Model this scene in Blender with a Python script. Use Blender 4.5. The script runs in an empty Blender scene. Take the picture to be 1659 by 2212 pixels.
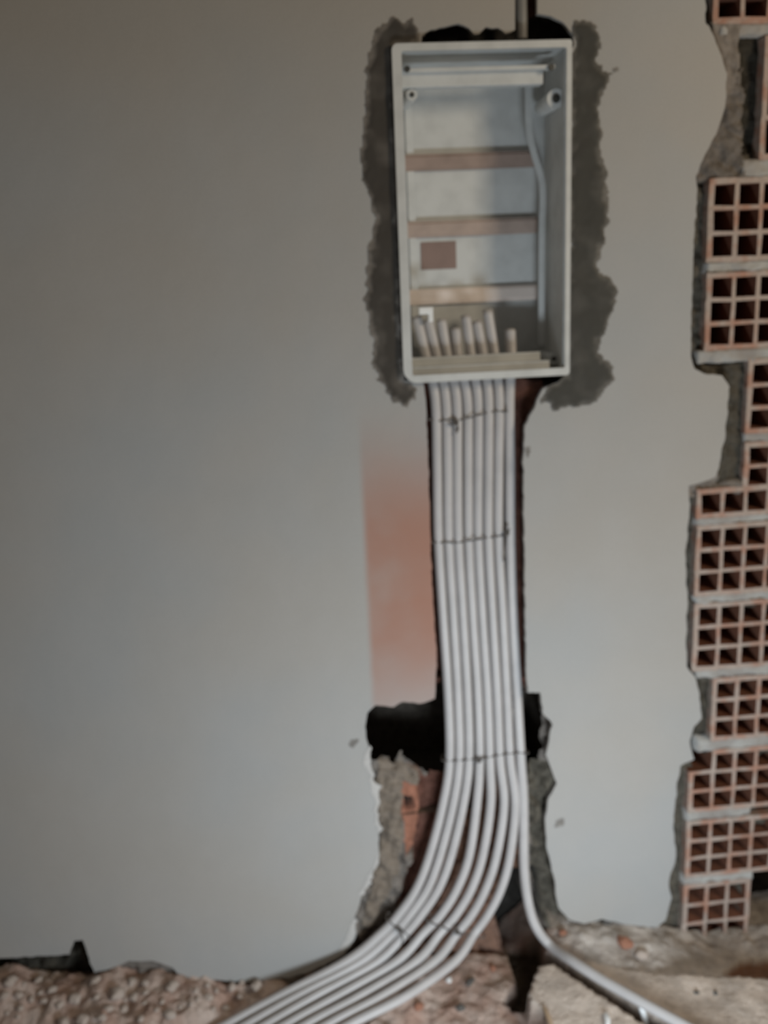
import bpy, bmesh, math, random
import numpy as np
from mathutils import Vector, Matrix, noise, geometry
from math import sin, cos, tan, radians, pi

SC = bpy.context.scene
COL = SC.collection
random.seed(4)

# ------------------------------------------------------------------ camera
FPX = 2000.0
PITCH, YAW, ROLL = radians(14.4), radians(4.8), radians(2.5)
CAM = Vector((0, -2.0, 1.6))
FWD = Vector((sin(YAW) * cos(PITCH), cos(YAW) * cos(PITCH), -sin(PITCH)))
_r0 = Vector((cos(YAW), -sin(YAW), 0)); _u0 = _r0.cross(FWD)
RGT = cos(ROLL) * _r0 - sin(ROLL) * _u0
UPV = sin(ROLL) * _r0 + cos(ROLL) * _u0
cam_data = bpy.data.cameras.new('camera')
cam = bpy.data.objects.new('camera', cam_data); COL.objects.link(cam)
mw = Matrix((RGT, UPV, -FWD)).transposed().to_4x4(); mw.translation = CAM
cam.matrix_world = mw
cam_data.sensor_fit = 'HORIZONTAL'; cam_data.sensor_width = 36.0
cam_data.lens = 36.0 * FPX / 1659.0
cam_data.clip_start = 0.05
cam_data.dof.use_dof = True                       # the photograph is out of focus
cam_data.dof.focus_distance = 1.15
cam_data.dof.aperture_fstop = 3.7
SC.camera = cam

# ------------------------------------------------------------------ light
SC.view_settings.view_transform = 'Standard'
SC.view_settings.look = 'None'
SC.view_settings.exposure = 0.13
SC.view_settings.gamma = 1.0
SC.view_settings.use_curve_mapping = False
world = bpy.data.worlds.new('room_light'); SC.world = world
world.use_nodes = True
bg = world.node_tree.nodes['Background']
bg.inputs[0].default_value = (1.0, 0.93, 0.84, 1); bg.inputs[1].default_value = 0.085

def area(name, loc, aim, sx, sy, power, color):
    d = bpy.data.lights.new(name, 'AREA'); d.shape = 'RECTANGLE'
    d.size = sx; d.size_y = sy; d.energy = power; d.color = color
    o = bpy.data.objects.new(name, d); COL.objects.link(o)
    o.location = loc
    o.rotation_euler = (Vector(aim) - Vector(loc)).to_track_quat('-Z', 'Y').to_euler()
    return o
area('daylight_window', (2.0, -1.75, 2.2), (0.45, 0, 1.3), 0.45, 0.6, 19, (1.0, 0.84, 0.62))
area('low_fill', (0.50, -1.35, 0.27), (0.5, 0, 0.35), 0.6, 0.3, 14.5, (0.88, 1.0, 1.09))  # added low lamp out of view, brightens the lower wall and conduits

# ------------------------------------------------------------------ helpers
def ray(px, py):
    return FWD * FPX + RGT * (px - 829.5) - UPV * (py - 1106)
def at(px, py, Y=0.0):
    d = ray(px, py); return CAM + d * ((Y - CAM.y) / d.y)
def atz(px, py, z):
    d = ray(px, py); return CAM + d * ((z - CAM.z) / d.z)
def X(px, py, Y=0.0): return at(px, py, Y).x
def Z(px, py, Y=0.0): return at(px, py, Y).z

def link(name, me, mat=None, parent=None, kind=None):
    o = bpy.data.objects.new(name, me); COL.objects.link(o)
    if mat: me.materials.append(mat)
    if parent: o.parent = parent
    if kind: o['kind'] = kind
    return o
def tag(o, label, cat, group=None, kind=None):
    o['label'] = label; o['category'] = cat
    if group: o['group'] = group
    if kind: o['kind'] = kind
    return o
def empty(name, loc, kind=None):
    o = bpy.data.objects.new(name, None); COL.objects.link(o)
    o.location = loc; o.empty_display_size = 0.05
    if kind: o['kind'] = kind
    return o
def mesh(name, vs, fs, smooth=False):
    me = bpy.data.meshes.new(name)
    me.from_pydata([tuple(v) for v in vs], [], fs); me.validate(); me.update()
    if smooth:
        me.polygons.foreach_set('use_smooth', [True] * len(me.polygons))
    return me

class MB:
    """collects shapes for ONE mesh"""
    def __init__(s): s.bm = bmesh.new()
    def box(s, x0, x1, y0, y1, z0, z1, bev=0.0, rot=None):
        r = bmesh.ops.create_cube(s.bm, size=1.0)
        vs = r['verts']
        c = Vector(((x0 + x1) / 2, (y0 + y1) / 2, (z0 + z1) / 2))
        for v in vs:
            v.co = Vector((v.co.x * (x1 - x0), v.co.y * (y1 - y0), v.co.z * (z1 - z0)))
            if rot: v.co = rot @ v.co
            v.co += c
        if bev > 0:
            es = list({e for v in vs for e in v.link_edges})
            bmesh.ops.bevel(s.bm, geom=es, offset=bev, segments=2, affect='EDGES', profile=0.5)
    def cyl(s, c, axis, r, h, n=20, r2=None):
        q = Vector((0, 0, 1)).rotation_difference(Vector(axis)).to_matrix().to_4x4()
        m = Matrix.Translation(Vector(c)) @ q
        bmesh.ops.create_cone(s.bm, cap_ends=True, segments=n, radius1=r, radius2=r if r2 is None else r2, depth=h, matrix=m)
    def build(s, name, mat, parent=None, kind=None, smooth=False):
        me = bpy.data.meshes.new(name)
        bmesh.ops.recalc_face_normals(s.bm, faces=s.bm.faces)
        s.bm.to_mesh(me); s.bm.free()
        if smooth: me.polygons.foreach_set('use_smooth', [True] * len(me.polygons))
        return link(name, me, mat, parent, kind)

def catmull(pts, seg=8):
    P = [Vector(p) for p in pts]
    P = [P[0] * 2 - P[1]] + P + [P[-1] * 2 - P[-2]]
    out = []
    for i in range(1, len(P) - 2):
        a, b, c, d = P[i - 1], P[i], P[i + 1], P[i + 2]
        for k in range(seg):
            t = k / seg
            out.append(0.5 * ((2 * b) + (c - a) * t + (2 * a - 5 * b + 4 * c - d) * t * t + (3 * b - a - 3 * c + d) * t ** 3))
    out.append(P[-2]); return out

def tube_data(path, r, n=16, hollow=0.0):
    """swept tube; hollow>0 gives an open bore of that depth at the first end"""
    vs, fs = [], []
    t0 = (path[1] - path[0]).normalized()
    u = t0.orthogonal().normalized()
    rings = []
    for i, p in enumerate(path):
        t = (path[min(i + 1, len(path) - 1)] - path[max(i - 1, 0)]).normalized()
        u = (u - t * u.dot(t)).normalized(); w = t.cross(u)
        rr = r[i] if isinstance(r, list) else r
        rings.append([p + (u * cos(2 * pi * k / n) + w * sin(2 * pi * k / n)) * rr for k in range(n)])
        if i == 0: u_first, w_first, t_first = u.copy(), w.copy(), t.copy()
    if hollow:
        rr = (r[0] if isinstance(r, list) else r) * 0.82
        inner = [path[0] + (u_first * cos(2 * pi * k / n) + w_first * sin(2 * pi * k / n)) * rr for k in range(n)]
        deep = [q + t_first * hollow for q in inner]
        rings = [deep, inner] + rings
    for rg in rings: vs += rg
    for i in range(len(rings) - 1):
        for k in range(n):
            a = i * n + k; b = i * n + (k + 1) % n
            fs.append((a, b, b + n, a + n))
    fs.append(tuple(range(n - 1, -1, -1)))
    L = (len(rings) - 1) * n
    fs.append(tuple(range(L, L + n)))
    return vs, fs

def jag(pts, step, amp, seed=0, scale=30.0):
    """subdivide a px outline and roughen it"""
    out = []
    n = len(pts)
    for i in range(n):
        a = Vector(pts[i]); b = Vector(pts[(i + 1) % n])
        if a.x < -150 or b.x < -150 or a.y < -150 or b.y < -150 or (a - b).length < step:
            out.append(tuple(a)); continue
        k = max(1, int((b - a).length / step))
        nn = Vector((-(b - a).y, (b - a).x)).normalized()
        for j in range(k):
            p = a + (b - a) * (j / k)
            h = noise.noise(Vector((p.x / scale, p.y / scale, seed))) + 0.5 * noise.noise(Vector((p.x / scale * 2.7, p.y / scale * 2.7, seed + 9)))
            p = p + nn * h * amp
            out.append((p.x, p.y))
    return out

def fill_extrude(name, loop_world, y0, y1, mat, parent=None, kind=None):
    """closed outline in the XZ plane, filled and given thickness y0..y1"""
    bm = bmesh.new()
    n = len(loop_world)
    res = geometry.delaunay_2d_cdt([Vector(p) for p in loop_world], [], [list(range(n))], 1, 1e-5)
    vs = [bm.verts.new((p.x, y0, p.y)) for p in res[0]]
    fs = []
    for t in res[2]:
        try: fs.append(bm.faces.new([vs[i] for i in t]))
        except ValueError: pass
    r = bmesh.ops.extrude_face_region(bm, geom=fs)
    for v in [g for g in r['geom'] if isinstance(g, bmesh.types.BMVert)]: v.co.y = y1
    bmesh.ops.recalc_face_normals(bm, faces=bm.faces)
    me = bpy.data.meshes.new(name); bm.to_mesh(me); bm.free()
    return link(name, me, mat, parent, kind)

# --- vectorised polygon tests (world XZ or XY)
def inside(poly, A, B):
    r = np.zeros(A.shape, bool); n = len(poly)
    for i in range(n):
        x0, y0 = poly[i]; x1, y1 = poly[(i + 1) % n]
        if y0 == y1: continue
        c = ((y0 > B) != (y1 > B)) & (A < (x1 - x0) * (B - y0) / (y1 - y0) + x0)
        r ^= c
    return r
def edge_dist(poly, A, B):
    d = np.full(A.shape, 1e9); n = len(poly)
    for i in range(n):
        x0, y0 = poly[i]; x1, y1 = poly[(i + 1) % n]
        dx, dy = x1 - x0, y1 - y0; L = dx * dx + dy * dy + 1e-12
        t = np.clip(((A - x0) * dx + (B - y0) * dy) / L, 0, 1)
        d = np.minimum(d, np.hypot(A - x0 - t * dx, B - y0 - t * dy))
    return d
def nz(A, B, s, seed=0.0, octv=1):
    out = np.empty(A.size)
    a = A.ravel() * s; b = B.ravel() * s
    if octv == 1:
        for i in range(A.size): out[i] = noise.noise((a[i], b[i], seed))
    else:
        for i in range(A.size): out[i] = noise.fractal((a[i], b[i], seed), 1.0, 2.0, octv)
    return out.reshape(A.shape)
def pw(poly, Y=0.0): return [(at(*p, Y).x, at(*p, Y).z) for p in poly]

def grid_obj(name, P, colors, mat, parent=None, kind=None, keep=None, smooth=True):
    """P: (m,n,3) array of points, colors (m,n,3), keep: mask of cells"""
    m, n = P.shape[:2]
    idx = np.arange(m * n).reshape(m, n)
    q = np.stack([idx[:-1, :-1], idx[:-1, 1:], idx[1:, 1:], idx[1:, :-1]], -1)
    if keep is not None:
        kc = keep[:-1, :-1] & keep[:-1, 1:] & keep[1:, 1:] & keep[1:, :-1]
        q = q[kc]
    q = q.reshape(-1, 4)
    used = np.unique(q); remap = -np.ones(m * n, int); remap[used] = np.arange(len(used))
    me = bpy.data.meshes.new(name)
    me.from_pydata(P.reshape(-1, 3)[used].tolist(), [], remap[q].tolist())
    ca = me.color_attributes.new('Col', 'FLOAT_COLOR', 'POINT')
    c4 = np.ones((len(used), 4)); c4[:, :3] = colors.reshape(-1, 3)[used]
    ca.data.foreach_set('color', c4.ravel())
    if smooth: me.polygons.foreach_set('use_smooth', [True] * len(me.polygons))
    me.update()
    return link(name, me, mat, parent, kind)

# ------------------------------------------------------------------ materials
def srgb(r, g, b):
    f = lambda c: (c / 255 / 12.92) if c / 255 <= 0.04045 else ((c / 255 + 0.055) / 1.055) ** 2.4
    return (f(r), f(g), f(b))
class NT:
    def __init__(s, name, rough=0.9, metal=0.0, spec=0.3):
        s.m = bpy.data.materials.new(name); s.m.use_nodes = True
        s.t = s.m.node_tree; s.b = s.t.nodes['Principled BSDF']
        s.b.inputs['Roughness'].default_value = rough
        s.b.inputs['Metallic'].default_value = metal
        s.b.inputs['Specular IOR Level'].default_value = spec
        s.co = s.t.nodes.new('ShaderNodeTexCoord').outputs['Object']
    def n(s, kind, **kw):
        o = s.t.nodes.new(kind)
        for k, v in kw.items(): setattr(o, k, v)
        return o
    def put(s, sock, v):
        if isinstance(v, (int, float)): sock.default_value = v
        elif isinstance(v, tuple): sock.default_value = (*v, 1) if len(v) == 3 and sock.type == 'RGBA' else v
        else: s.t.links.new(v, sock)
    def noise(s, scale, detail=3.0, rough=0.55, co=None, dist=0.0):
        o = s.n('ShaderNodeTexNoise'); o.inputs['Scale'].default_value = scale
        o.inputs['Detail'].default_value = detail; o.inputs['Roughness'].default_value = rough
        o.inputs['Distortion'].default_value = dist
        s.t.links.new(co or s.co, o.inputs['Vector']); return o.outputs['Fac']
    def ramp(s, v, a, b, lo=0.0, hi=1.0):
        o = s.n('ShaderNodeMapRange'); o.interpolation_type = 'SMOOTHSTEP'
        s.put(o.inputs['Value'], v)
        for k, q in zip(('From Min', 'From Max', 'To Min', 'To Max'), (a, b, lo, hi)): s.put(o.inputs[k], q)
        return o.outputs[0]
    def math(s, op, a, b):
        o = s.n('ShaderNodeMath', operation=op); s.put(o.inputs[0], a); s.put(o.inputs[1], b); return o.outputs[0]
    def mix(s, f, a, b, mode='MIX'):
        o = s.n('ShaderNodeMix', data_type='RGBA', blend_type=mode)
        s.put(o.inputs[0], f); s.put(o.inputs[6], a); s.put(o.inputs[7], b); return o.outputs[2]
    def xyz(s):
        o = s.n('ShaderNodeSeparateXYZ'); s.t.links.new(s.co, o.inputs[0]); return o.outputs
    def vcol(s):
        o = s.n('ShaderNodeVertexColor'); o.layer_name = 'Col'; return o.outputs['Color']
    def bump(s, h, strength=0.3, dist=0.01):
        o = s.n('ShaderNodeBump'); o.inputs['Strength'].default_value = strength
        o.inputs['Distance'].default_value = dist
        s.put(o.inputs['Height'], h); s.t.links.new(o.outputs[0], s.b.inputs['Normal'])
    def base(s, c): s.put(s.b.inputs['Base Color'], c); return s.m

# plaster: smooth grey cement render, mottled, with the brick-dust stain beside the chase
q = NT('cement_plaster', 0.85)
big = q.noise(1.7, 3, 0.5); mid = q.noise(6, 4, 0.6); fine = q.noise(240, 2, 0.5)
c = q.mix(q.ramp(big, 0.35, 0.65), (0.40, 0.375, 0.345), (0.385, 0.385, 0.38))
c = q.mix(q.ramp(mid, 0.3, 0.75, 0, 0.35), c, (0.44, 0.42, 0.40))
ox, oy, oz = q.xyz()
wob = q.math('MULTIPLY', q.math('SUBTRACT', q.noise(9, 4), 0.5), 0.05)
sx = q.math('ADD', ox, q.math('MULTIPLY', wob, 0.15))
sz = q.math('ADD', oz, wob)
m1 = q.math('MULTIPLY', q.ramp(sx, 0.112, 0.133), q.ramp(sx, 0.30, 0.285))
m2 = q.math('MULTIPLY', q.ramp(sz, 0.42, 0.85), q.ramp(sz, 1.36, 1.0))
st = q.math('MULTIPLY', q.math('MULTIPLY', m1, m2), q.ramp(q.noise(5, 3), 0.2, 0.6, 0.65, 1.0))
c = q.mix(st, c, (0.385, 0.20, 0.145))
# faint warm wipe above the box
m3 = q.math('MULTIPLY', q.ramp(oz, 1.75, 2.2), q.ramp(ox, 0.9, 0.3))
c = q.mix(q.math('MULTIPLY', m3, 0.55), c, (0.36, 0.31, 0.25))
c = q.mix(q.ramp(fine, 0.2, 0.8, 0, 0.12), c, (0.2, 0.19, 0.18))
q.bump(q.math('ADD', q.math('MULTIPLY', q.noise(14, 5), 0.8), q.math('MULTIPLY', fine, 0.12)), 0.25, 0.006)
M_PLASTER = q.base(c)

q = NT('rough_masonry', 0.95, spec=0.15)
c = q.mix(q.ramp(q.noise(55, 5, 0.6), 0.3, 0.75, 0, 0.6), q.vcol(), (0.12, 0.1, 0.085), 'MULTIPLY')
c = q.mix(q.ramp(q.noise(30, 3), 0.25, 0.7, 0.0, 0.35), c, q.vcol())
q.bump(q.noise(70, 5, 0.65), 0.6, 0.01)
M_ROUGH = q.base(c)

q = NT('wet_mortar', 0.9, spec=0.2)
c = q.mix(q.ramp(q.noise(45, 4, 0.6), 0.3, 0.7, 0, 0.3), q.vcol(), (0.06, 0.056, 0.05))
q.bump(q.noise(40, 4, 0.5), 0.25, 0.006)
M_WET = q.base(c)

q = NT('fired_clay', 0.9, spec=0.2)
c = q.mix(q.ramp(q.noise(24, 4), 0.3, 0.6), (0.40, 0.22, 0.16), (0.42, 0.345, 0.30))
c = q.mix(q.ramp(q.noise(90, 3), 0.3, 0.8, 0, 0.3), c, (0.2, 0.13, 0.1))
q.bump(q.noise(120, 3), 0.3, 0.004)
M_CLAY = q.base(c)

q = NT('joint_mortar', 0.95, spec=0.15)
c = q.mix(q.ramp(q.noise(12, 4), 0.3, 0.7), (0.29, 0.265, 0.245), (0.42, 0.41, 0.39))
q.bump(q.noise(80, 5, 0.6), 0.5, 0.006)
M_JOINT = q.base(c)

q = NT('broken_plaster', 0.9, spec=0.2)
q.bump(q.noise(90, 4, 0.6), 0.4, 0.004)
M_WET2 = q.base(q.vcol())

def plain(name, col, rough=0.45, var=0.08, metal=0.0, spec=0.4, nsc=18):
    q = NT(name, rough, metal, spec)
    dark = tuple(v * (1 - 3 * var) for v in col)
    return q.base(q.mix(q.ramp(q.noise(nsc, 4), 0.35, 0.75, 0, 0.6), col, dark))
M_BOX = plain('grey_box_plastic', (0.62, 0.63, 0.62), 0.5)
M_RIM = plain('pale_box_plastic', (0.62, 0.62, 0.60), 0.42)
M_PIPE = plain('white_conduit_plastic', (0.53, 0.505, 0.497), 0.36, 0.05)
M_PIPEGREY = plain('grey_conduit_plastic', (0.20, 0.19, 0.175), 0.45, 0.06)
M_WIRE = plain('dark_tie_wire', (0.13, 0.115, 0.105), 0.6, 0.1, 0.1)
M_RAIL_LIT = plain('rail_metal_lit', (0.84, 0.74, 0.68), 0.38, 0.06, 0.15)  # three tones of one rail metal, light from below painted in
M_RAIL_HALF = plain('rail_metal_half_shade', (0.47, 0.37, 0.32), 0.5, 0.1, 0.1)
M_RAIL_SHADE = plain('rail_metal_shade', (0.36, 0.27, 0.23), 0.6, 0.12, 0.1)
M_BROWN = plain('brown_plate', (0.27, 0.19, 0.165), 0.7, 0.1)
M_WHITE = plain('white_plastic', (0.85, 0.85, 0.84), 0.35, 0.02)
M_SCREW = plain('dark_screw_metal', (0.10, 0.10, 0.095), 0.4, 0.1, 0.7)
M_WOOD = plain('splinter_wood', (0.55, 0.40, 0.27), 0.8, 0.12, nsc=60)
M_STONE = plain('rubble_stone', (0.50, 0.415, 0.36), 0.95, 0.12, nsc=40)
M_STONEDARK = plain('dark_rubble_stone', (0.12, 0.11, 0.10), 0.95, 0.12, nsc=40)
M_STONERED = plain('red_brick_chip', (0.36, 0.17, 0.11), 0.95, 0.12, nsc=40)
q = NT('rubble_ground', 0.97, spec=0.1)
c = q.mix(q.ramp(q.noise(60, 5, 0.65), 0.45, 0.8, 0, 0.5), q.vcol(), (0.25, 0.185, 0.155))
q.bump(q.noise(90, 5, 0.65), 0.7, 0.012)
M_GROUND = q.base(c)

# ------------------------------------------------------------------ back wall
wall = empty('wall_back', (0.0, 0.0, 0.0), 'structure')
LEFT = [(-900, -700), (1113, -700), (1113, 66), (1092, 72), (1076, 60), (1050, 58), (1035, 74), (1024, 74), (1014, 60),
        (990, 50), (960, 60), (930, 64), (912, 76), (905, 108), (857, 112), (873, 822), (917, 828), (920, 870), (925, 1000),
        (930, 1160), (935, 1300), (943, 1400), (940, 1510), (905, 1520), (870, 1516), (850, 1527), (812, 1524), (795, 1540),
        (788, 1570), (795, 1610), (797, 1650), (806, 1690), (822, 1696), (813, 1730), (816, 1790), (820, 1850), (808, 1880),
        (797, 1900), (784, 1932), (766, 1984), (769, 2022), (755, 2042), (742, 2062), (700, 2084), (670, 2097), (620, 2112),
        (560, 2118), (500, 2120), (430, 2112), (392, 2112), (372, 2090), (330, 2077), (280, 2076), (240, 2092), (203, 2102),
        (192, 2070), (178, 2030), (160, 2032), (150, 2062), (90, 2066), (0, 2070), (-200, 2072), (-900, 2080)]
RIGHT = [(1161, -700), (1161, 28), (1190, 34), (1216, 48), (1236, 74), (1240, 96), (1232, 112), (1221, 818), (1174, 840),
         (1150, 890), (1133, 920), (1131, 1000), (1133, 1200), (1135, 1400), (1140, 1496), (1168, 1496), (1172, 1540), (1194, 1566),
         (1186, 1600), (1180, 1630), (1194, 1670), (1202, 1692), (1186, 1722), (1178, 1770), (1180, 1830), (1196, 1890),
         (1201, 1930), (1206, 1962), (1228, 1986), (1262, 1996), (1300, 1986), (1350, 1997), (1420, 2003), (1437, 1988),
         (1452, 1940), (1444, 1905), (1460, 1850), (1453, 1790), (1462, 1700), (1470, 1655), (1500, 1640), (1488, 1600), (1500, 1570),
         (1516, 1552), (1510, 1500), (1505, 1470), (1484, 1440), (1482, 1380), (1485, 1300), (1481, 1200), (1490, 1100), (1488, 1050),
         (1500, 1048), (1548, 1030), (1556, 990), (1566, 940), (1571, 880), (1576, 835), (1560, 812), (1520, 806), (1500, 797),
         (1492, 770), (1495, 650), (1498, 550), (1505, 420), (1503, 380), (1524, 330), (1548, 290), (1566, 230), (1571, 170),
         (1556, 110), (1532, 58), (1524, 50), (1523, 0), (1523, -700)]
pl = pw(jag(LEFT, 9, 2.6, 1, 22)); pr = pw(jag(RIGHT, 9, 3.0, 5, 24))
fill_extrude('plaster', pl, 0.0, 0.014, M_PLASTER, wall)
fill_extrude('plaster', pr, 0.0, 0.014, M_PLASTER, wall)

# masonry behind the plaster: chase, box recess, broken-out hole
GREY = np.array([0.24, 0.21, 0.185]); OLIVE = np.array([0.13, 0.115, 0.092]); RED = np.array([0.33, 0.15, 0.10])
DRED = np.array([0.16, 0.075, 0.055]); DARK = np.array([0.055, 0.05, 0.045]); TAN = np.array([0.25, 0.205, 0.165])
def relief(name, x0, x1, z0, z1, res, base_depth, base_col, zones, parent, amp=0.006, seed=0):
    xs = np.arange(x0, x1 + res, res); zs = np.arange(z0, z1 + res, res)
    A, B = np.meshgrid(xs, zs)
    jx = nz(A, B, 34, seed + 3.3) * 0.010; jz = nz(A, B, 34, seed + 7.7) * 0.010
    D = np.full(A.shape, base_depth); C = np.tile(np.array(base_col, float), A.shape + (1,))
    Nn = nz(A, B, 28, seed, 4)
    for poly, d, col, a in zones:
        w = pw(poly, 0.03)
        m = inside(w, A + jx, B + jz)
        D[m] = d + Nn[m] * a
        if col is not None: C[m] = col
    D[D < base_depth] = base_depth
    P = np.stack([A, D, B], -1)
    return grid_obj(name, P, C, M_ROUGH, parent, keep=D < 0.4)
zones = [
    ([(1100, -600), (1168, -600), (1168, 110), (1100, 110)], 0.06, DRED, 0.004),
    ([(895, 30), (1250, 25), (1250, 150), (895, 150)], 0.09, DARK, 0.004),
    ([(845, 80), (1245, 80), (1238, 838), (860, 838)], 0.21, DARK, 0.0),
    ([(910, 825), (1185, 825), (1150, 900), (1140, 940), (1148, 1520), (930, 1520)], 0.062, DRED, 0.005),
    ([(775, 1510), (1215, 1485), (1215, 1990), (1230, 2150), (740, 2150), (755, 1960), (800, 1880), (790, 1640)], 0.034, GREY, 0.022),
    ([(815, 1640), (905, 1660), (930, 1700), (960, 1720), (960, 1560), (1130, 1560), (1140, 2150), (850, 2150), (860, 1950), (890, 1850), (880, 1800), (850, 1700)], 0.052, np.array([0.25, 0.15, 0.11]), 0.016),
    ([(815, 1640), (870, 1650), (905, 1668), (900, 1700), (870, 1720), (870, 1800), (860, 1880), (830, 1950), (800, 2000), (780, 2000), (800, 1900), (815, 1850)], 0.026, TAN, 0.016),
    ([(868, 1688), (906, 1692), (905, 1760), (897, 1830), (878, 1850), (872, 1760)], 0.036, RED * 1.15, 0.004),
    ([(874, 1722), (892, 1724), (892, 1750), (878, 1752)], 0.09, DARK, 0.0),
    ([(906, 1690), (960, 1650), (960, 1800), (900, 1960), (860, 2020), (880, 1900), (900, 1820)], 0.06, DRED * 1.1, 0.012),
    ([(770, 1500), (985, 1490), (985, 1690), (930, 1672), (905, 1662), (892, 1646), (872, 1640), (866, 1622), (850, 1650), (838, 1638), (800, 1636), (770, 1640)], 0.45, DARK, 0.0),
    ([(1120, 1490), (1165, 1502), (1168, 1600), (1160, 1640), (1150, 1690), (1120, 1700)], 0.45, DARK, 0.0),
    ([(1140, 1640), (1205, 1640), (1210, 1720), (1180, 1770), (1190, 1850), (1215, 1900), (1220, 1990), (1180, 2000), (1160, 1950), (1150, 1900), (1145, 1800)], 0.032, OLIVE, 0.03),
    ([(1150, 1880), (1163, 1880), (1172, 1990), (1150, 1980)], 0.10, DARK, 0.005),
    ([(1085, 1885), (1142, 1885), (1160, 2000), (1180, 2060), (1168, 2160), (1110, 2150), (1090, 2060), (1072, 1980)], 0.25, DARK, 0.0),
    ([(1180, 1960), (1240, 1990), (1260, 2060), (1190, 2040)], 0.022, TAN * 0.9, 0.015),
]
def cavity(x0, x1, y0, y1, z0, z1):
    v = [(x, y, z) for y in (y0, y1) for x in (x0, x1) for z in (z0, z1)]
    f = [(4, 5, 7, 6), (0, 1, 5, 4), (2, 6, 7, 3), (0, 4, 6, 2), (1, 3, 7, 5)]
    me = mesh('hollow', v, f); ca = me.color_attributes.new('Col', 'FLOAT_COLOR', 'POINT')
    ca.data.foreach_set('color', [0.22, 0.19, 0.16, 1] * 8)
    return link('hollow', me, M_ROUGH, wall)
cavity(0.03, 0.36, 0.03, 0.34, 0.30, 0.66)
cavity(0.42, 0.56, 0.066, 0.3, 0.28, 0.66)
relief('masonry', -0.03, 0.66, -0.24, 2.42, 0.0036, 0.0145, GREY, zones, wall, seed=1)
# foot of the wall on the left, where the plaster stops short of the ground
zl = [([(-700, 2040), (205, 2015), (225, 2130), (-700, 2150)], 0.06, OLIVE * 0.6, 0.03),
      ([(235, 2085), (300, 2080), (290, 2150), (235, 2150)], 0.03, GREY, 0.01)]
relief('masonry', -1.6, -0.027, -0.24, 0.16, 0.006, 0.0145, GREY, zl, wall, seed=4)

# wet mortar pushed in around the box
def patch(name, poly, Y, height, col_in, col_out, mat, parent, fade=0.03, res=0.003, seed=0):
    w = pw(poly)
    xs = [p[0] for p in w]; zs = [p[1] for p in w]
    A, B = np.meshgrid(np.arange(min(xs) - .02, max(xs) + .02, res), np.arange(min(zs) - .02, max(zs) + .02, res))
    jx = nz(A, B, 40, seed, 3) * 0.010; jz = nz(A, B, 40, seed + 5, 3) * 0.010
    keep = inside(w, A + jx, B + jz)
    dist = edge_dist(w, A + jx, B + jz)
    t = np.clip(dist / fade, 0, 1)
    h = height * np.clip(dist / 0.016, 0, 1) * (0.8 + 0.5 * nz(A, B, 16, seed + 2, 3)) + 0.0008
    P = np.stack([A, Y - np.maximum(h, 0.0006), B], -1)
    tt = np.clip(t + 0.35 * nz(A, B, 16, seed + 8, 3), 0, 1)[..., None]
    Cc = np.array(col_in) * tt + np.array(col_out) * (1 - tt)
    return grid_obj(name, P, Cc, mat, parent, keep=keep)
PL = [(803, 88), (828, 44), (850, 36), (872, 50), (890, 38), (906, 70), (912, 84), (912, 100), (856, 106), (872, 822), (905, 838), (885, 884),
      (850, 872), (826, 842), (806, 790), (798, 700), (786, 650), (796, 560), (806, 480), (788, 400), (774, 330), (786, 280), (788, 200), (790, 130)]
PR = [(1232, 46), (1262, 40), (1290, 58), (1300, 110), (1294, 135), (1310, 158), (1330, 148), (1314, 190), (1295, 230), (1302, 300), (1300, 340),
      (1312, 380), (1318, 450), (1306, 520), (1288, 580), (1318, 598), (1336, 640), (1326, 680), (1302, 720), (1292, 760), (1322, 790),
      (1326, 822), (1290, 866), (1240, 886), (1190, 884), (1166, 868), (1176, 842), (1205, 818), (1221, 814), (1232, 140), (1240, 100)]
patch('wet_mortar', PL, 0.0, 0.0035, (0.062, 0.054, 0.046), (0.27, 0.24, 0.21), M_WET, wall, 0.014, seed=2)
patch('wet_mortar', PR, 0.0, 0.0045, (0.066, 0.063, 0.055), (0.20, 0.185, 0.165), M_WET, wall, 0.014, seed=6)

for i, poly in enumerate(([(790, 1606), (799, 1612), (806, 1684), (823, 1692), (818, 1730), (822, 1800), (812, 1800), (804, 1720), (796, 1690), (788, 1650)],
                          [(814, 1838), (822, 1850), (811, 1886), (800, 1906), (786, 1936), (778, 1930), (794, 1894), (806, 1870)],
                          [(762, 1985), (772, 1990), (770, 2024), (756, 2046), (738, 2062), (730, 2058), (744, 2030)])):
    patch('broken_plaster_edge', poly, 0.0, 0.002, (0.50, 0.475, 0.45), (0.43, 0.41, 0.39), M_WET2, wall, 0.006, res=0.002, seed=20 + i)
for i, (px, py, r_) in enumerate(((1140, 975, 9), (1208, 1776, 8), (766, 1604, 7), (1330, 152, 7))):
    patch('mortar_splash', [(px + r_ * cos(a * 1.05), py + r_ * 1.2 * sin(a * 1.05)) for a in range(6)], 0.0, 0.0015, (0.16, 0.145, 0.13), (0.3, 0.28, 0.26), M_WET, wall, 0.01, res=0.002, seed=40 + i)

# ------------------------------------------------------------------ toothed brick end on the right
brick_wall = empty('wall_right', (0.95, 0.05, 0.0), 'structure')
bpy.context.view_layer.update()
YB = 0.012
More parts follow.
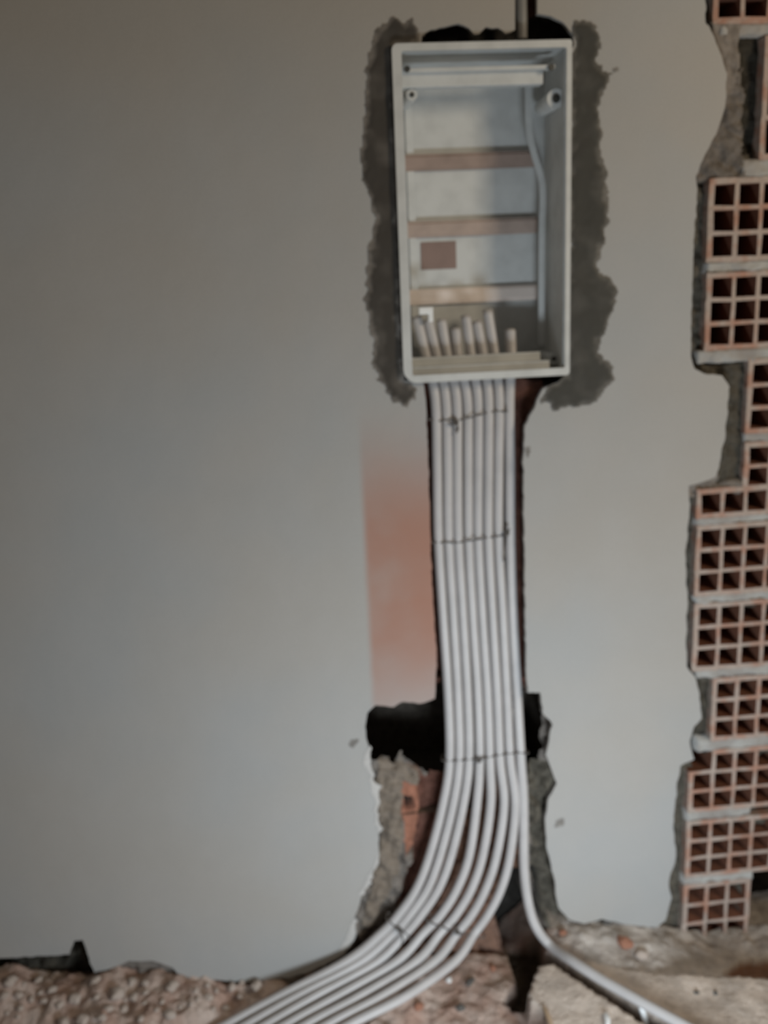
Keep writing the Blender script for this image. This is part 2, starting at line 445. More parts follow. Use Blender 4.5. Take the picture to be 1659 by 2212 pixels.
# left px, reference px row, top, bottom, rows, columns
BRICKS = [(1544, -122, 52, 3, 5, []), (1648, 76, 345, 3, 4, []), (1530, 386, 568, 3, 5, []), (1525, 590, 758, 3, 5, []),
          (1614, 776, 938, 3, 4, []), (1608, 956, 1060, 2, 4, []), (1505, 1058, 1122, 1, 6, []), (1503, 1136, 1290, 3, 6, []),
          (1498, 1306, 1452, 3, 6, []), (1538, 1467, 1602, 3, 5, []), (1488, 1626, 1757, 3, 6, [(0, 2)]), (1482, 1776, 1898, 3, 6, []),
          (1475, 1913, 2042, 3, 3, [])]
q = NT('clay_cell_shade', 0.95, spec=0.1)
M_CLAY_SHADE = q.base(q.mix(q.ramp(q.noise(40, 3), 0.3, 0.7), (0.23, 0.10, 0.065), (0.18, 0.085, 0.055)))  # darker red clay, shade inside the holes put into the colour
def brick_mesh(x0, zt, zb, rows, cols, pitch, skip, depth=0.28, seed=0):
    rnd = random.Random(seed)
    web = 0.0095; out = 0.012
    xs = [x0, x0 + out]
    for c_ in range(cols):
        xs.append(x0 + out + (c_ + 1) * pitch - web); xs.append(x0 + out + (c_ + 1) * pitch)
    H = zt - zb; zp = (H - 2 * out + web) / rows
    zs = [zb, zb + out]
    for r_ in range(rows):
        zs.append(zb + out + (r_ + 1) * zp - web); zs.append(zb + out + (r_ + 1) * zp)
    zs[-1] = zt; xs[-1] = xs[-2] + out
    nx, nz_ = len(xs), len(zs)
    vs, fs = [], []; ix = {}
    def V(i, k, d):
        if (i, k, d) not in ix:
            jj = 0.0011
            r2 = random.Random(seed * 7919 + i * 131 + k * 17)
            px = xs[i] + r2.uniform(-jj, jj); pz = zs[k] + r2.uniform(-jj, jj)
            ix[(i, k, d)] = len(vs); vs.append((px, YB + (r2.uniform(0, 0.003) if d == 0 else depth), pz))
        return ix[(i, k, d)]
    def solid(i, k):
        if i < 0 or k < 0 or i >= nx - 1 or k >= nz_ - 1: return None
        if i % 2 == 1 and k % 2 == 1: return False
        for (cc, rr) in skip:
            if i <= 2 * cc + 1 and k >= 2 * rr + 1: return None
        return True
    for i in range(nx - 1):
        for k in range(nz_ - 1):
            if solid(i, k) is not True: continue
            fs.append((V(i, k, 0), V(i + 1, k, 0), V(i + 1, k + 1, 0), V(i, k + 1, 0)))
            fs.append((V(i, k, 1), V(i, k + 1, 1), V(i + 1, k + 1, 1), V(i + 1, k, 1)))
            if solid(i - 1, k) is not True: fs.append((V(i, k, 0), V(i, k + 1, 0), V(i, k + 1, 1), V(i, k, 1)))
            if solid(i + 1, k) is not True: fs.append((V(i + 1, k, 0), V(i + 1, k, 1), V(i + 1, k + 1, 1), V(i + 1, k + 1, 0)))
            if solid(i, k - 1) is not True: fs.append((V(i, k, 0), V(i, k, 1), V(i + 1, k, 1), V(i + 1, k, 0)))
            if solid(i, k + 1) is not True: fs.append((V(i, k + 1, 0), V(i + 1, k + 1, 0), V(i + 1, k + 1, 1), V(i, k + 1, 1)))
    me = mesh('hollow_brick', vs, fs)
    me.materials.append(M_CLAY); me.materials.append(M_CLAY_SHADE)
    for p_ in me.polygons:          # the cell walls take a darker clay with hole shade painted in; the end faces carry mortar dust
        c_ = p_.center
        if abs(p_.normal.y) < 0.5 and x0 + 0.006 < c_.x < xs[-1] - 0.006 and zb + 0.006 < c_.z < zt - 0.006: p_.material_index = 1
    return me
def keep_world(o, parent):
    o.parent = parent; o.matrix_parent_inverse = Matrix.Translation(-Vector(parent.location)); return o
rows_world = []
for i, (lx, ty, by, rw, cl, skip) in enumerate(BRICKS):
    my = (ty + by) / 2
    p = at(lx, my, YB); zt = at(lx, ty, YB).z; zb = at(lx, by, YB).z
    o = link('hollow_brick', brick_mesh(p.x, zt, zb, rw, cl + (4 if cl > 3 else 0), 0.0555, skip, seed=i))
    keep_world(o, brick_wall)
    rows_world.append((p.x, zt, zb))
# mortar joints: (left px, top, bottom)
JOINTS = [(1552, 50, 76, 1660), (1600, 340, 388, 2150), (1524, 566, 592, 2150), (1504, 756, 790, 2150), (1606, 934, 958, 2150),
          (1500, 1120, 1138, 2150), (1500, 1288, 1308, 2150), (1500, 1448, 1470, 2150), (1505, 1600, 1630, 2150), (1480, 1755, 1778, 1640),
          (1474, 1896, 1915, 1650)]
for i, (lx, ty, by, rx) in enumerate(JOINTS):
    my = (ty + by) / 2
    xa = at(lx, my, YB).x; xb = xa + (rx - lx) * 0.00108; zt = at(lx, ty, YB).z + 0.002; zb = at(lx, by, YB).z - 0.002
    nx_, nzz = int((xb - xa) / 0.006), 8
    A, B = np.meshgrid(np.linspace(xa, xb, nx_), np.linspace(0, 1, nzz))
    dz = nz(A, B * 0 + i, 40, 2.0 + i, 3) * 0.004 * (2 * B - 1)
    zz = zb + (zt - zb) * B + dz
    Yg = YB + 0.004 + nz(A, zz, 45, i * 3.1, 4) * 0.006
    edge = (B < 0.01) | (B > 0.99) | (A < xa + 0.004)
    Yg[edge] = YB + 0.05
    zz = zz + np.where(B < 0.01, 0.001, 0) - np.where(B > 0.99, 0.001, 0)
    P = np.stack([A, Yg, zz], -1)
    o = grid_obj('mortar_joint', P, np.ones(P.shape), M_JOINT); keep_world(o, brick_wall)
# masonry core seen in the gaps between plaster and bricks
xr = at(1800, 1000, 0.05).x
zb_ = [([(1400, -700), (2400, -700), (2400, 2180), (1400, 2180)], 0.038, OLIVE, 0.014),
       ([(1505, 300), (1560, 200), (1600, 150), (1605, 320), (1600, 390), (1500, 400)], 0.018, GREY * 0.8, 0.018),
       ([(1525, 50), (1600, 50), (1590, 110), (1590, 200), (1560, 220)], 0.014, GREY * 1.1, 0.012),
       ([(1592, 62), (1655, 62), (1652, 300), (1640, 328), (1600, 335), (1602, 200)], 0.045, OLIVE * 0.4, 0.010),
       ([(1470, 1040), (1610, 1000), (1610, 1070), (1470, 1070)], 0.020, GREY * 1.05, 0.012),
       ([(1565, 800), (1615, 780), (1610, 1030), (1545, 1040)], 0.032, OLIVE * 0.75, 0.01),
       ([(1500, 1470), (1545, 1466), (1540, 1610), (1500, 1600)], 0.036, OLIVE * 0.7, 0.010),
       ([(1480, 1580), (1535, 1580), (1530, 1650), (1485, 1650)], 0.045, OLIVE * 0.5, 0.010),
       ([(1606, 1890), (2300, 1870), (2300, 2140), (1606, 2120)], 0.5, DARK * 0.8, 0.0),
       ([(1500, 2042), (1606, 2040), (1606, 2120), (1500, 2120)], 0.03, RED * 0.8, 0.02)]
cavity(1.02, 1.75, 0.205, 0.7, -0.3, 0.16)
for (lx, ty, by, rw, cl, skip) in BRICKS:
    a = 6 if lx < 1610 else 5
    rr = 2400 if cl > 3 else 1600
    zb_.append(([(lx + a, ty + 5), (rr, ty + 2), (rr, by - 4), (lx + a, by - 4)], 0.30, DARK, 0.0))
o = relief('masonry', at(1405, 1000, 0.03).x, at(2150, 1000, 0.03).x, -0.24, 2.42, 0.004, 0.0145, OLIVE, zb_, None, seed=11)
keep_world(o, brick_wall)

# ------------------------------------------------------------------ ground
R = 0.0112
ROWS = [  # py -> eight centre px
    (772, [921, 944, 967, 990, 1018, 1044, 1069, 1104]),
    (860, [940, 963, 986, 1009, 1032, 1055, 1078, 1103]),
    (1000, [944, 967, 988, 1011, 1033, 1055, 1077, 1104]),
    (1165, [947, 969, 990, 1012, 1033, 1055, 1077, 1105]),
    (1330, [957, 979, 1000, 1021, 1042, 1064, 1086, 1110]),
    (1500, [968, 989, 1010, 1032, 1053, 1074, 1095, 1117]),
    (1640, [971, 992, 1013, 1036, 1058, 1080, 1102, 1125])]
YS = {772: 0.055, 860: 0.030, 1000: 0.026, 1165: 0.025, 1330: 0.023, 1500: 0.021, 1640: 0.016}
TOPS = [(900, 684), (925, 690), (953, 690), (984, 710), (1006, 681), (1030, 694), (1053, 669), (1102, 713)]
LOW = [  # beyond py 1640, for the seven that bend left: (px, py) per stage
    (0.012, [(957, 1735), (979, 1735), (1001, 1735), (1030, 1735), (1060, 1735), (1089, 1735), (1113, 1735)]),
    (0.004, [(928, 1846), (951, 1846), (975, 1846), (1014, 1846), (1043, 1846), (1073, 1846), (1102, 1846)]),
    (-0.004, [(900, 1918), (924, 1918), (948, 1918), (988, 1918), (1019, 1918), (1050, 1918), (1083, 1918)]),
    (-0.011, [(862, 1974), (886, 1974), (911, 1974), (953, 1974), (986, 1974), (1020, 1974), (1055, 1974)]),
    (-0.020, [(823, 2016), (849, 2016), (875, 2017), (914, 2016), (950, 2016), (987, 2016), (1025, 2016)]),
    (-0.040, [(748, 2077), (779, 2077), (812, 2079), (856, 2077), (898, 2077), (938, 2077), (982, 2077)]),
    (-0.080, [(604, 2152), (642, 2152), (681, 2152), (728, 2152), (776, 2152), (824, 2152), (876, 2152)]),
    (-0.122, [(493, 2212), (536, 2212), (578, 2212), (620, 2212), (664, 2212), (710, 2212), (758, 2212)]),
    (-0.185, [(340, 2300), (384, 2300), (428, 2300), (472, 2300), (516, 2300), (562, 2300), (610, 2300)])]
LEAN = {-0.040: 0.005, -0.080: 0.011, -0.122: 0.012, -0.185: 0.012}     # the right-hand ones lie a little further out
LOWP = [[at(*p_, Y - LEAN.get(Y, 0.0) * i_) for i_, p_ in enumerate(st_)] for (Y, st_) in LOW]
prof_px = [(-300, 2100), (0, 2112), (100, 2114), (190, 2116), (260, 2104), (330, 2104), (400, 2106), (500, 2126), (620, 2124), (700, 2106), (752, 2082)]
PX = [at(*p, 0.0).x for p in prof_px] + [0.16, 0.25, 0.40, 0.455, 0.50, 0.56, 0.62, 0.70, 0.80, 0.88, 0.97, 1.1, 1.6]
PZ = [at(*p, 0.0).z for p in prof_px] + [-0.08, -0.125, -0.13, -0.15, -0.11, -0.062, -0.050, -0.060, -0.075, -0.105, -0.135, -0.13, -0.13]
gx = np.arange(-1.5, 1.6, 0.006); gy = np.arange(-0.75, 0.24, 0.006)
A, B = np.meshgrid(gx, gy)
H = np.interp(A, PX, PZ)
f_ = np.clip((-B - 0.02) / 0.30, 0, 1)
H = H * (1 - f_) + np.interp(A, [-0.45, -0.20, 0.44, 0.50], [-0.105, -0.15, -0.14, -0.105]) * f_
behind = np.clip((B - 0.03) / 0.06, 0, 1); H -= behind * 0.06
pebble = nz(A, B, 38, 3.0, 4); lump = nz(A, B, 13, 5.0, 2)
left_w = np.clip((0.28 - A) / 0.25, 0, 1)
H += pebble * (0.006 + 0.006 * left_w) + lump * (0.008 + 0.012 * left_w)
G_SOIL = np.array([0.46, 0.31, 0.25]); G_PALE = np.array([0.66, 0.53, 0.46]); G_DUST = np.array([0.60, 0.54, 0.49])
t = np.clip(0.5 + 1.1 * nz(A, B, 16, 8.0, 3), 0, 1)[..., None]
Cg = G_SOIL * (1 - t) + G_PALE * t * 0.9
rt = np.clip((A - 0.50) / 0.12, 0, 1)[..., None]
Cg = Cg * (1 - rt) + (G_DUST * (0.75 + 0.35 * t)) * rt
# broken screed slab to the right of the trench, and the trench itself
def gz(poly, z): return [(atz(*p, z).x, atz(*p, z).y) for p in poly]
slab = gz([(1162, 2086), (1152, 2112), (1140, 2148), (1146, 2166), (1178, 2182), (1186, 2240), (1190, 2600), (2300, 2700), (2300, 2180), (1640, 2110), (1400, 2100), (1250, 2075)], -0.07)
jx = nz(A, B, 45, 21, 3) * 0.004
ms = inside(slab, A + jx, B)
H[ms] = np.maximum(H[ms], -0.07 + lump[ms] * 0.004 + pebble[ms] * 0.0015)
Cg[ms] = np.array([0.68, 0.58, 0.50]) * (0.85 + 0.3 * t[ms])
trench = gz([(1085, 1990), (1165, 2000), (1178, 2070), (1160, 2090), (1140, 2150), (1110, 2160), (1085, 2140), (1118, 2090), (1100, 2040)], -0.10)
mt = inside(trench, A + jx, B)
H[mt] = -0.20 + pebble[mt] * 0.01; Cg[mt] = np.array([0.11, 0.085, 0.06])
hole = gz([(1600, 2060), (1800, 2050), (1800, 2120), (1650, 2108), (1560, 2100)], -0.11)
mh = inside(hole, A + jx, B); H[mh] -= 0.02; Cg[mh] = np.array([0.24, 0.13, 0.085])
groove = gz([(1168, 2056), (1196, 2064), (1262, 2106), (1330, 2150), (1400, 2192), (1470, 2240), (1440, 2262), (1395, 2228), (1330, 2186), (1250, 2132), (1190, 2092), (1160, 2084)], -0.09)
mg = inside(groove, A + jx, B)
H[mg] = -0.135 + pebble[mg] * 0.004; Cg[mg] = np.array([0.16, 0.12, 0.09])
for i in range(7):
    ctrl = [row[i] for row in LOWP[1:]]
    for p in catmull(ctrl, 10):
        j0 = int((p.x - gx[0]) / 0.006); i0 = int((p.y - gy[0]) / 0.006)
        sl = (slice(max(i0 - 6, 0), i0 + 5), slice(max(j0 - 5, 0), j0 + 6))
        H[sl] = np.minimum(H[sl], p.z - R - 0.003)
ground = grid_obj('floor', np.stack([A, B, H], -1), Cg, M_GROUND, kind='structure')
def ground_z(x, y):
    i = min(max(int(round((y - gy[0]) / 0.006)), 0), len(gy) - 1); j = min(max(int(round((x - gx[0]) / 0.006)), 0), len(gx) - 1)
    return float(H[i, j])
def on_ground(px, py):
    z = -0.09
    for _ in range(12):
        p = atz(px, py, z); z = 0.5 * z + 0.5 * ground_z(p.x, p.y)
    p = atz(px, py, z); return p

# ------------------------------------------------------------------ distribution box
YF = -0.012
c0 = at(868, 830, YF); c1 = at(1226, 808, YF); ct = at(850, 97, YF); cr = at(1238, 84, YF)
bx0 = (c0.x + ct.x) / 2; bx1 = (c1.x + cr.x) / 2; bz0 = (c0.z + c1.z) / 2; bz1 = (ct.z + cr.z) / 2
W, HB, DB = bx1 - bx0, bz1 - bz0, 0.165
box = tag(empty('distribution_box', ((bx0 + bx1) / 2, YF, bz0)), 'open grey plastic electrical box without a cover, mortared into the wall', 'electrical box')
hw = W / 2
def rounded(x0, x1, z0, z1, r, n=5, rs=None):
    rs = rs or [r] * 4; out = []
    for (cx, cz, a0, rr) in ((x1, z1, 0, rs[0]), (x0, z1, 90, rs[1]), (x0, z0, 180, rs[2]), (x1, z0, 270, rs[3])):
        sx_ = -1 if cx == x1 else 1; sz_ = -1 if cz == z1 else 1
        for k in range(n + 1):
            a = radians(a0 + 90 * k / n)
            out.append((cx + sx_ * rr + rr * cos(a), cz + sz_ * rr + rr * sin(a)))
    return out
def ring(name, outer, inner, ya, yb, mat, parent):
    n = len(outer); vs = []; fs = []
    for (lp, y) in ((outer, ya), (inner, ya), (outer, yb), (inner, yb)): vs += [(p[0], y, p[1]) for p in lp]
    for k in range(n):
        l = (k + 1) % n
        fs.append((k, l, n + l, n + k)); fs.append((2 * n + k, 3 * n + k, 3 * n + l, 2 * n + l))
        fs.append((k, 2 * n + k, 2 * n + l, l)); fs.append((n + k, n + l, 3 * n + l, 3 * n + k))
    me = mesh(name, vs, fs)
    bm = bmesh.new(); bm.from_mesh(me); bmesh.ops.recalc_face_normals(bm, faces=bm.faces); bm.to_mesh(me); bm.free()
    return link(name, me, mat, parent)
th = 0.003; ins = 0.010
b = MB()
xa, xb_, za, zb2 = -hw + ins, hw - ins, ins, HB - ins
b.box(xa, xb_, DB - th, DB, za, zb2)
b.box(xa, xa + th, 0.002, DB - th, za, zb2); b.box(xb_ - th, xb_, 0.002, DB - th, za, zb2)
b.box(xa + th, xb_ - th, 0.002, DB - th, zb2 - th, zb2); b.box(xa + th, xb_ - th, 0.002, DB - th, za, za + th)
b.build('shell', M_BOX, box)
ring('rim', rounded(-hw, hw, 0, HB, 0.008, rs=[0.006, 0.012, 0.03, 0.008]), rounded(-hw + 0.019, hw - 0.011, 0.016, HB - 0.014, 0.004),
     -0.005, 0.006, M_RIM, box)
b = MB(); b.box(xa + th, xb_ - 0.04, 0.030, 0.060, HB - 0.075, HB - 0.047, 0.002); b.box(xa + th, xb_ - 0.02, 0.012, 0.034, HB - 0.050, HB - 0.042, 0.001)
b.build('upper_ledge', M_BOX, box)
b = MB(); b.box(xa + th, xb_ - 0.045, 0.034, 0.046, za + th, 0.050, 0.002); b.box(xa + th, xb_ - 0.03, 0.012, 0.036, za + th, 0.032, 0.002)
b.build('lower_ledge', M_BOX, box)
def L(px, py, Y):
    p = at(px, py, Y); return Vector((p.x - box.location.x, Y - YF, p.z - bz0))
# screw posts in the four corners
for (px, py, yy, r) in ((890, 205, 0.03, 0.011), (1203, 213, 0.012, 0.019), (890, 782, 0.03, 0.010), (1196, 775, 0.03, 0.012)):
    c_ = L(px, py, yy)
    c_.x = min(max(c_.x, xa + th + r * 0.6), xb_ - th - r * 0.6)
    b = MB(); b.cyl((c_.x, c_.y + 0.055, c_.z), (0, 1, 0), r, 0.11, 24, r * 0.9)
    post = b.build('screw_post', M_BOX, box)
    b = MB(); b.cyl((c_.x, c_.y - 0.001, c_.z), (0, 1, 0), r * 0.45, 0.003, 16)
    b.box(c_.x - r * 0.4, c_.x + r * 0.4, c_.y - 0.004, c_.y - 0.002, c_.z - 0.0012, c_.z + 0.0012)
    b.build('screw', M_SCREW, post)
for (px, py) in ((879, 150), (1190, 146)):
    c_ = L(px, py, 0.0); b = MB(); b.cyl((c_.x, 0.010, c_.z), (0, 1, 0), 0.006, 0.008, 16)
    b.build('screw', M_SCREW, box)
# uprights and the three rails
YR = 0.138
ul = L(891, 470, YR); ur = L(1150, 470, YR)
b = MB(); b.box(ul.x - 0.008, ul.x + 0.008, ul.y + 0.004, ul.y + 0.008, 0.06, HB - 0.05); b.box(ul.x - 0.008, ul.x - 0.004, ul.y + 0.008, DB - th, 0.06, HB - 0.05)
b.build('upright', M_BOX, box)
path = catmull([L(1141, 178, YR - .032), L(1143, 280, YR - .032), L(1156, 340, YR - .032), L(1172, 400, YR - .030), L(1171, 500, YR - .030), L(1170, 650, YR - .030), L(1170, 745, YR - .030)], 6)
vs = []; fs = []
for i, p in enumerate(path):
    for (dx, dy) in ((-0.007, 0), (0.007, 0), (0.007, 0.003), (-0.007, 0.003)): vs.append((p.x + dx, p.y + dy, p.z))
    if i:
        for k in range(4):
            a_ = (i - 1) * 4 + k; b_ = (i - 1) * 4 + (k + 1) % 4; fs.append((a_, b_, b_ + 4, a_ + 4))
fs += [(3, 2, 1, 0), tuple(range(len(vs) - 4, len(vs)))]
link('upright', mesh('upright', vs, fs), M_BOX, box)
for (py, mat, tilt) in ((348, M_RAIL_SHADE, 8), (492, M_RAIL_HALF, 4), (637, M_RAIL_LIT, -8)):  # upper rails get the shaded tones, the lowest the lit one
    c_ = L(1018, py, YR)
    b = MB(); x0_, x1_ = ul.x - 0.014, ur.x + 0.012
    R3 = Matrix.Rotation(radians(tilt), 3, 'X')
    def bb(ya, yb, zl, zh):
        ctr = Vector(((x0_ + x1_) / 2, c_.y, c_.z)); off = R3 @ Vector((0, (ya + yb) / 2, (zl + zh) / 2))
        q_ = ctr + off
        b.box(q_.x - (x1_ - x0_) / 2, q_.x + (x1_ - x0_) / 2, q_.y - (yb - ya) / 2, q_.y + (yb - ya) / 2, q_.z - (zh - zl) / 2, q_.z + (zh - zl) / 2, 0.0004, rot=R3)
    bb(-0.0010, 0.0002, -0.0125, 0.0125); bb(0.0002, 0.0022, 0.0113, 0.0125); bb(0.0002, 0.0022, -0.0125, -0.0113)
    bb(0.0014, 0.0026, 0.0125, 0.0172); bb(0.0014, 0.0026, -0.0172, -0.0125)
    rail = b.build('din_rail', mat, box)
    for sx_ in (x0_ + 0.014, x1_ - 0.014):
        b = MB(); b.cyl((sx_, c_.y + 0.004, c_.z), (0, 1, 0), 0.0045, 0.004, 14); b.build('screw', M_SCREW, rail)
p0 = L(908, 524, DB + YF - th); p1 = L(986, 580, DB + YF - th)  # thin brown square on the back panel
b = MB(); b.box(p0.x, p1.x, DB - th - 0.0018, DB - th, p1.z, p0.z, 0.0005); o = b.build('brown_square', M_BROWN, box); o['label'] = 'brown square plate on the back panel'
pa = L(905, 664, 0.04); pb = L(936, 678, 0.04); pc = L(936, 695, 0.04)
b = MB(); b.box(pa.x, pb.x, 0.052, 0.064, pb.z, pa.z, 0.002); b.box(pb.x - 0.011, pb.x, 0.052, 0.064, pc.z, pb.z + 0.001, 0.002)  # white piece built where a sunlit spot falls
o = b.build('sunlit_spot', M_WHITE, box); o['label'] = 'bright white piece imitating a sunlit spot'

# ------------------------------------------------------------------ conduits
LAB = ['outermost left white conduit at the left edge of the bundle below the box',
       'white conduit second from the left edge of the bundle',
       'white conduit third from the left, last of the three before the gap',
       'white conduit fourth from the left, first one right of the gap',
       'white conduit fifth from the left, second one right of the gap',
       'white conduit sixth from the left, next inside the outermost bend',
       'white conduit seventh from the left, outer edge of the bend on the floor']
def conduit(path, label, group, mat, r=R):
    sm = catmull(path, 9)
    vs, fs = tube_data(sm, r, 18, hollow=0.03)
    o = link('conduit', mesh('conduit', vs, fs, True), mat)
    return tag(o, label, 'conduit', group)
DY = [0.0, 0.003, 0.001, 0.007, 0.005, 0.0, 0.002]
for i in range(8):
    pts = [at(*TOPS[i], 0.075)]
    for (py, xs_) in ROWS: pts.append(at(xs_[i] - (3 if i == 7 and 800 < py < 1450 else 0), py, YS[py] + (0.012 if i == 7 else DY[i]) * (1 if 800 < py < 1600 else 0)))
    if i < 7:
        pts += [row[i] for row in LOWP]
        conduit(pts, LAB[i], 'conduits bending left', M_PIPE)
    else:
        for (px, py, Y) in ((1131, 1731, 0.014), (1132, 1866, 0.004), (1141, 1948, -0.008), (1158, 2002, -0.022), (1189, 2042, -0.036)):
            pts.append(at(px, py, Y))
        for (px, py) in ((1238, 2077), (1294, 2113), (1354, 2147), (1415, 2181), (1480, 2216), (1620, 2295)):
            pts.append(atz(px, py, -0.070 + R + 0.006))
        conduit(pts, 'single pale conduit that bends off to the right over the floor', None, M_PIPE, 0.0122)
o = conduit([at(1126, 84, 0.03), at(1126, 40, 0.024), at(1125, -20, 0.024), at(1124, -200, 0.024), at(1122, -500, 0.024)],
            'short grey conduit rising out of the wall slot above the box', None, M_PIPEGREY, 0.0125)

# ------------------------------------------------------------------ tie wires
def wire(pts, label, knot=None, tails=(), r=0.0017):
    sm = catmull(pts, 6)
    vs, fs = tube_data(sm, r, 8)
    if True:   # the loop closes behind the conduits
        back = [Vector((p.x, p.y + 2.25 * R + 0.003, p.z + 0.002)) for p in reversed(sm[::4])]
        back = [sm[-1] + Vector((0.006, 0.004, 0))] + back + [sm[0] + Vector((-0.006, 0.004, 0))]
        v2, f2 = tube_data(catmull([sm[-1]] + back + [sm[0]], 3), r, 8)
        k = len(vs); vs += v2; fs += [tuple(a + k for a in f) for f in f2]
    o = link('tie_wire', mesh('tie_wire', vs, fs, True), M_WIRE)
    tag(o, label, 'wire')
    if knot:
        kv, kf = [], []
        for j in range(3):
            a = j * 2.1
            loop = [knot + Vector((0.005 * cos(a + t_ * 1.3), -0.002 - 0.0008 * t_, 0.005 * sin(a + t_ * 1.3))) for t_ in range(5)]
            v2, f2 = tube_data(catmull(loop, 4), r * 1.15, 8); k = len(kv); kv += v2; kf += [tuple(q_ + k for q_ in f) for f in f2]
        for tl in tails:
            v2, f2 = tube_data(catmull([knot + Vector((0, -0.002, 0))] + list(tl), 5), r, 8); k = len(kv); kv += v2; kf += [tuple(q_ + k for q_ in f) for f in f2]
        link('twist', mesh('twist', kv, kf, True), M_WIRE, o)
    return o
def over(pxs, Y):
    out = []
    for j, (px, py) in enumerate(pxs): out.append(at(px, py, Y + (0.004 if j % 2 else 0.0)))
    return out
f1 = 0.029 - R - 0.0015
wire(over([(929, 906), (940, 908), (952, 909), (963, 907), (975, 905), (986, 906), (998, 906), (1009, 903), (1020, 900), (1032, 897), (1044, 894), (1056, 891), (1067, 889), (1078, 888), (1091, 889)], f1),
     'highest tie wire around the conduits, just under the box', at(984, 912, f1 - 0.001), [[at(990, 925, f1 - 0.004), at(986, 936, f1 - 0.006)], [at(978, 918, f1 - .003), at(968, 914, f1 - .003)]])
f2 = 0.025 - R - 0.0015
wire(over([(936, 1172), (947, 1172), (958, 1172), (969, 1171), (980, 1172), (990, 1172), (1001, 1170), (1012, 1168), (1023, 1166), (1033, 1165), (1044, 1163), (1055, 1161), (1066, 1160), (1077, 1158), (1094, 1156)], f2),
     'tie wire around the conduits halfway down the chase', at(1094, 1149, f2), [[at(1092, 1180, f2 - 0.004), at(1088, 1212, f2 - 0.002)], [at(1102, 1142, f2 - .002)]])
f3 = 0.016 - R - 0.0015
wire(over([(960, 1643), (971, 1644), (982, 1643), (992, 1643), (1003, 1642), (1013, 1641), (1024, 1640), (1036, 1639), (1047, 1638), (1058, 1635), (1069, 1633), (1080, 1631), (1091, 1629), (1102, 1628), (1114, 1627), (1125, 1626), (1137, 1628)], f3),
     'tie wire around the conduits where the wall is broken open', at(1034, 1641, f3 - 0.001), [[at(1042, 1637, f3 - 0.004), at(1050, 1641, f3 - 0.003)]])
f4 = -0.018 - R - 0.002
wire(over([(840, 1988), (850, 1999), (862, 2004), (872, 2012), (884, 2024), (890, 2034)], f4),
     'tie wire around the three left conduits at the wall foot', at(864, 2008, f4), [[at(870, 2026, f4 - 0.004), at(866, 2042, f4 - 0.004)], [at(852, 2006, f4 - .002)]])
wire(over([(926, 1990), (940, 1997), (954, 2001), (968, 2008), (981, 2010), (994, 2014), (1008, 2018), (1022, 2022), (1042, 2026)], f4),
     'tie wire around the four right conduits at the wall foot', at(988, 2012, f4 - 0.001), [[at(1000, 2024, f4 - 0.003)], [at(980, 2000, f4 - .002)]])

# ------------------------------------------------------------------ loose pieces on the floor
def stone_mesh(seed, sq=(1, 0.8, 0.65)):
    bm = bmesh.new(); bmesh.ops.create_icosphere(bm, subdivisions=3, radius=1.0)
    for v in bm.verts:
        n_ = v.co.normalized()
        h = 1 + 0.32 * noise.noise(n_ * 1.3 + Vector((seed, 0, 0))) + 0.14 * noise.noise(n_ * 3.4 + Vector((0, seed, 0)))
        cell = noise.cell(n_ * 1.6 + Vector((seed, seed, 0)))
        v.co = Vector((n_.x * sq[0], n_.y * sq[1], n_.z * sq[2])) * (h + 0.06 * cell)
    me = bpy.data.meshes.new('stone'); bm.to_mesh(me); bm.free()
    me.polygons.foreach_set('use_smooth', [True] * len(me.polygons))
    return me
def piece(name, me, mat, px, py, size, label, cat, group=None, lift=0.45):
    p = on_ground(px, py)
    o = link(name, me, None)
    if not me.materials: me.materials.append(mat)
    o.scale = (size,) * 3; o.location = (p.x, p.y, ground_z(p.x, p.y) + size * lift)
    o.rotation_euler = (0, 0, random.uniform(0, 6.28))
    return tag(o, label, cat, group)
shapes = [stone_mesh(s_) for s_ in (1.3, 5.1, 9.7)]
for s_ in shapes: s_.materials.append(M_STONE)
rnd = random.Random(12)
spots = []
tries = 0
while len(spots) < 46 and tries < 4000:
    tries += 1
    px = rnd.uniform(5, 560); py = rnd.uniform(2122, 2215)
    if py > 2212 - (px - 480) * 0.62 - 22 and px > 440: continue
    sz_ = rnd.choice([0.007, 0.009, 0.012, 0.016])
    if all((px - a) ** 2 + (py - b_) ** 2 > (1000 * (sz_ + s2)) ** 2 * 1.1 for a, b_, s2 in spots): spots.append((px, py, sz_))
for i, (px, py, sz_) in enumerate(spots):
    piece('rubble_stone', shapes[i % 3], M_STONE, px, py, sz_, 'small brown grey stone in the rubble along the left wall foot', 'stone', 'stones in the left rubble')
def single(seed, mat, px, py, size, label, name='rubble_stone', cat='stone', sq=(1, 0.8, 0.65)):
    me = stone_mesh(seed, sq); me.materials.append(mat)
    return piece(name, me, mat, px, py, size, label, cat)
single(2.2, M_WHITE, 969, 2119, 0.0095, 'white chip lying on brown soil under the bend of the conduits', 'plaster_chip', 'chip')
single(3.1, M_STONEDARK, 995, 2180, 0.011, 'dark stone on the pale floor right of the conduit bundle')
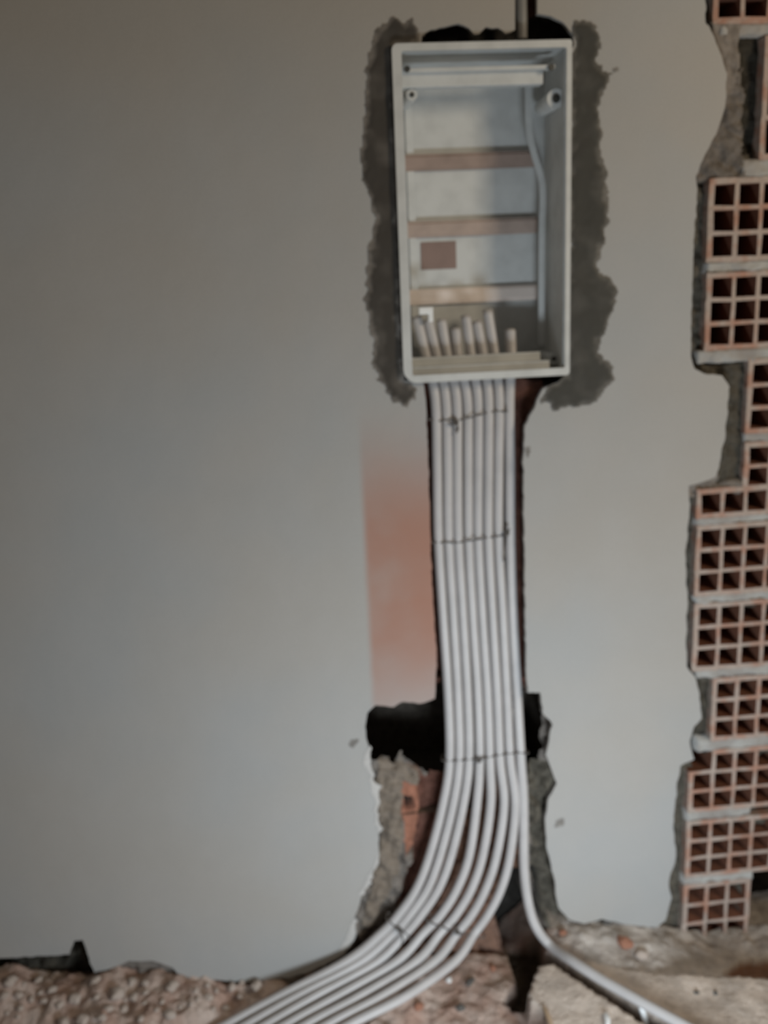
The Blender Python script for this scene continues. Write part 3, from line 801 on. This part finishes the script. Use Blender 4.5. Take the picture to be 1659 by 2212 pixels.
single(4.4, M_STONERED, 905, 2178, 0.012, 'reddish brick chip closest to the right side of the conduit bundle', 'brick_chip', 'chip')
single(6.0, M_STONEDARK, 1016, 2124, 0.011, 'dark flat stone just right of the white chip', sq=(1.3, 0.7, 0.45))
single(7.3, M_STONERED, 1064, 2094, 0.010, 'orange red brick chip left of the dark trench', 'brick_chip', 'chip')
single(8.8, M_STONERED, 1216, 2018, 0.011, 'dark red brick chip in the rubble above the right conduit', 'brick_chip', 'chip')
single(9.2, M_STONEDARK, 1312, 1996, 0.014, 'dark mortar lump against the wall foot right of the hole', 'mortar_lump', 'rubble')
single(10.4, M_STONERED, 1350, 2042, 0.020, 'brown red brick lump in the rubble below the right wall', 'brick_lump', 'rubble')
single(11.6, M_STONE, 1385, 2068, 0.017, 'rounded grey lump lying near the right conduit', 'mortar_lump', 'rubble')
single(12.5, M_STONE, 256, 2158, 0.020, 'largest pale stone in the left rubble, below the dark gap')
single(13.1, M_STONEDARK, 1505, 2146, 0.006, 'tiny dark pebble on the pale floor, left one of two below the bricks')
single(14.9, M_STONEDARK, 1546, 2147, 0.006, 'tiny dark pebble on the pale floor, right one of two below the bricks')
def stick(px0, py0, px1, py1, r, mat, name, label, cat):
    a = on_ground(px0, py0); b_ = on_ground(px1, py1)
    a.z = ground_z(a.x, a.y) + r; b_.z = ground_z(b_.x, b_.y) + r
    m_ = (a + b_) / 2 + Vector((0.002, 0, 0.001))
    sm = catmull([a, m_, b_], 5)
    vs, fs = tube_data(sm, [r * (0.75 + 0.35 * sin(pi * min(1, (k + 1) / len(sm)))) for k in range(len(sm))], 8)
    return tag(link(name, mesh(name, vs, fs), mat), label, cat)
stick(1176, 2184, 1192, 2232, 0.0055, M_WOOD, 'wood_splinter', 'pale wood splinter at the broken corner of the floor slab', 'wood')
stick(1308, 2196, 1312, 2222, 0.0065, M_WHITE, 'plastic_offcut', 'short white plastic offcut on the slab, left one of two', 'offcut')
stick(1378, 2206, 1402, 2218, 0.0065, M_WHITE, 'plastic_offcut', 'short white plastic offcut beside the right conduit, right one of two', 'offcut')
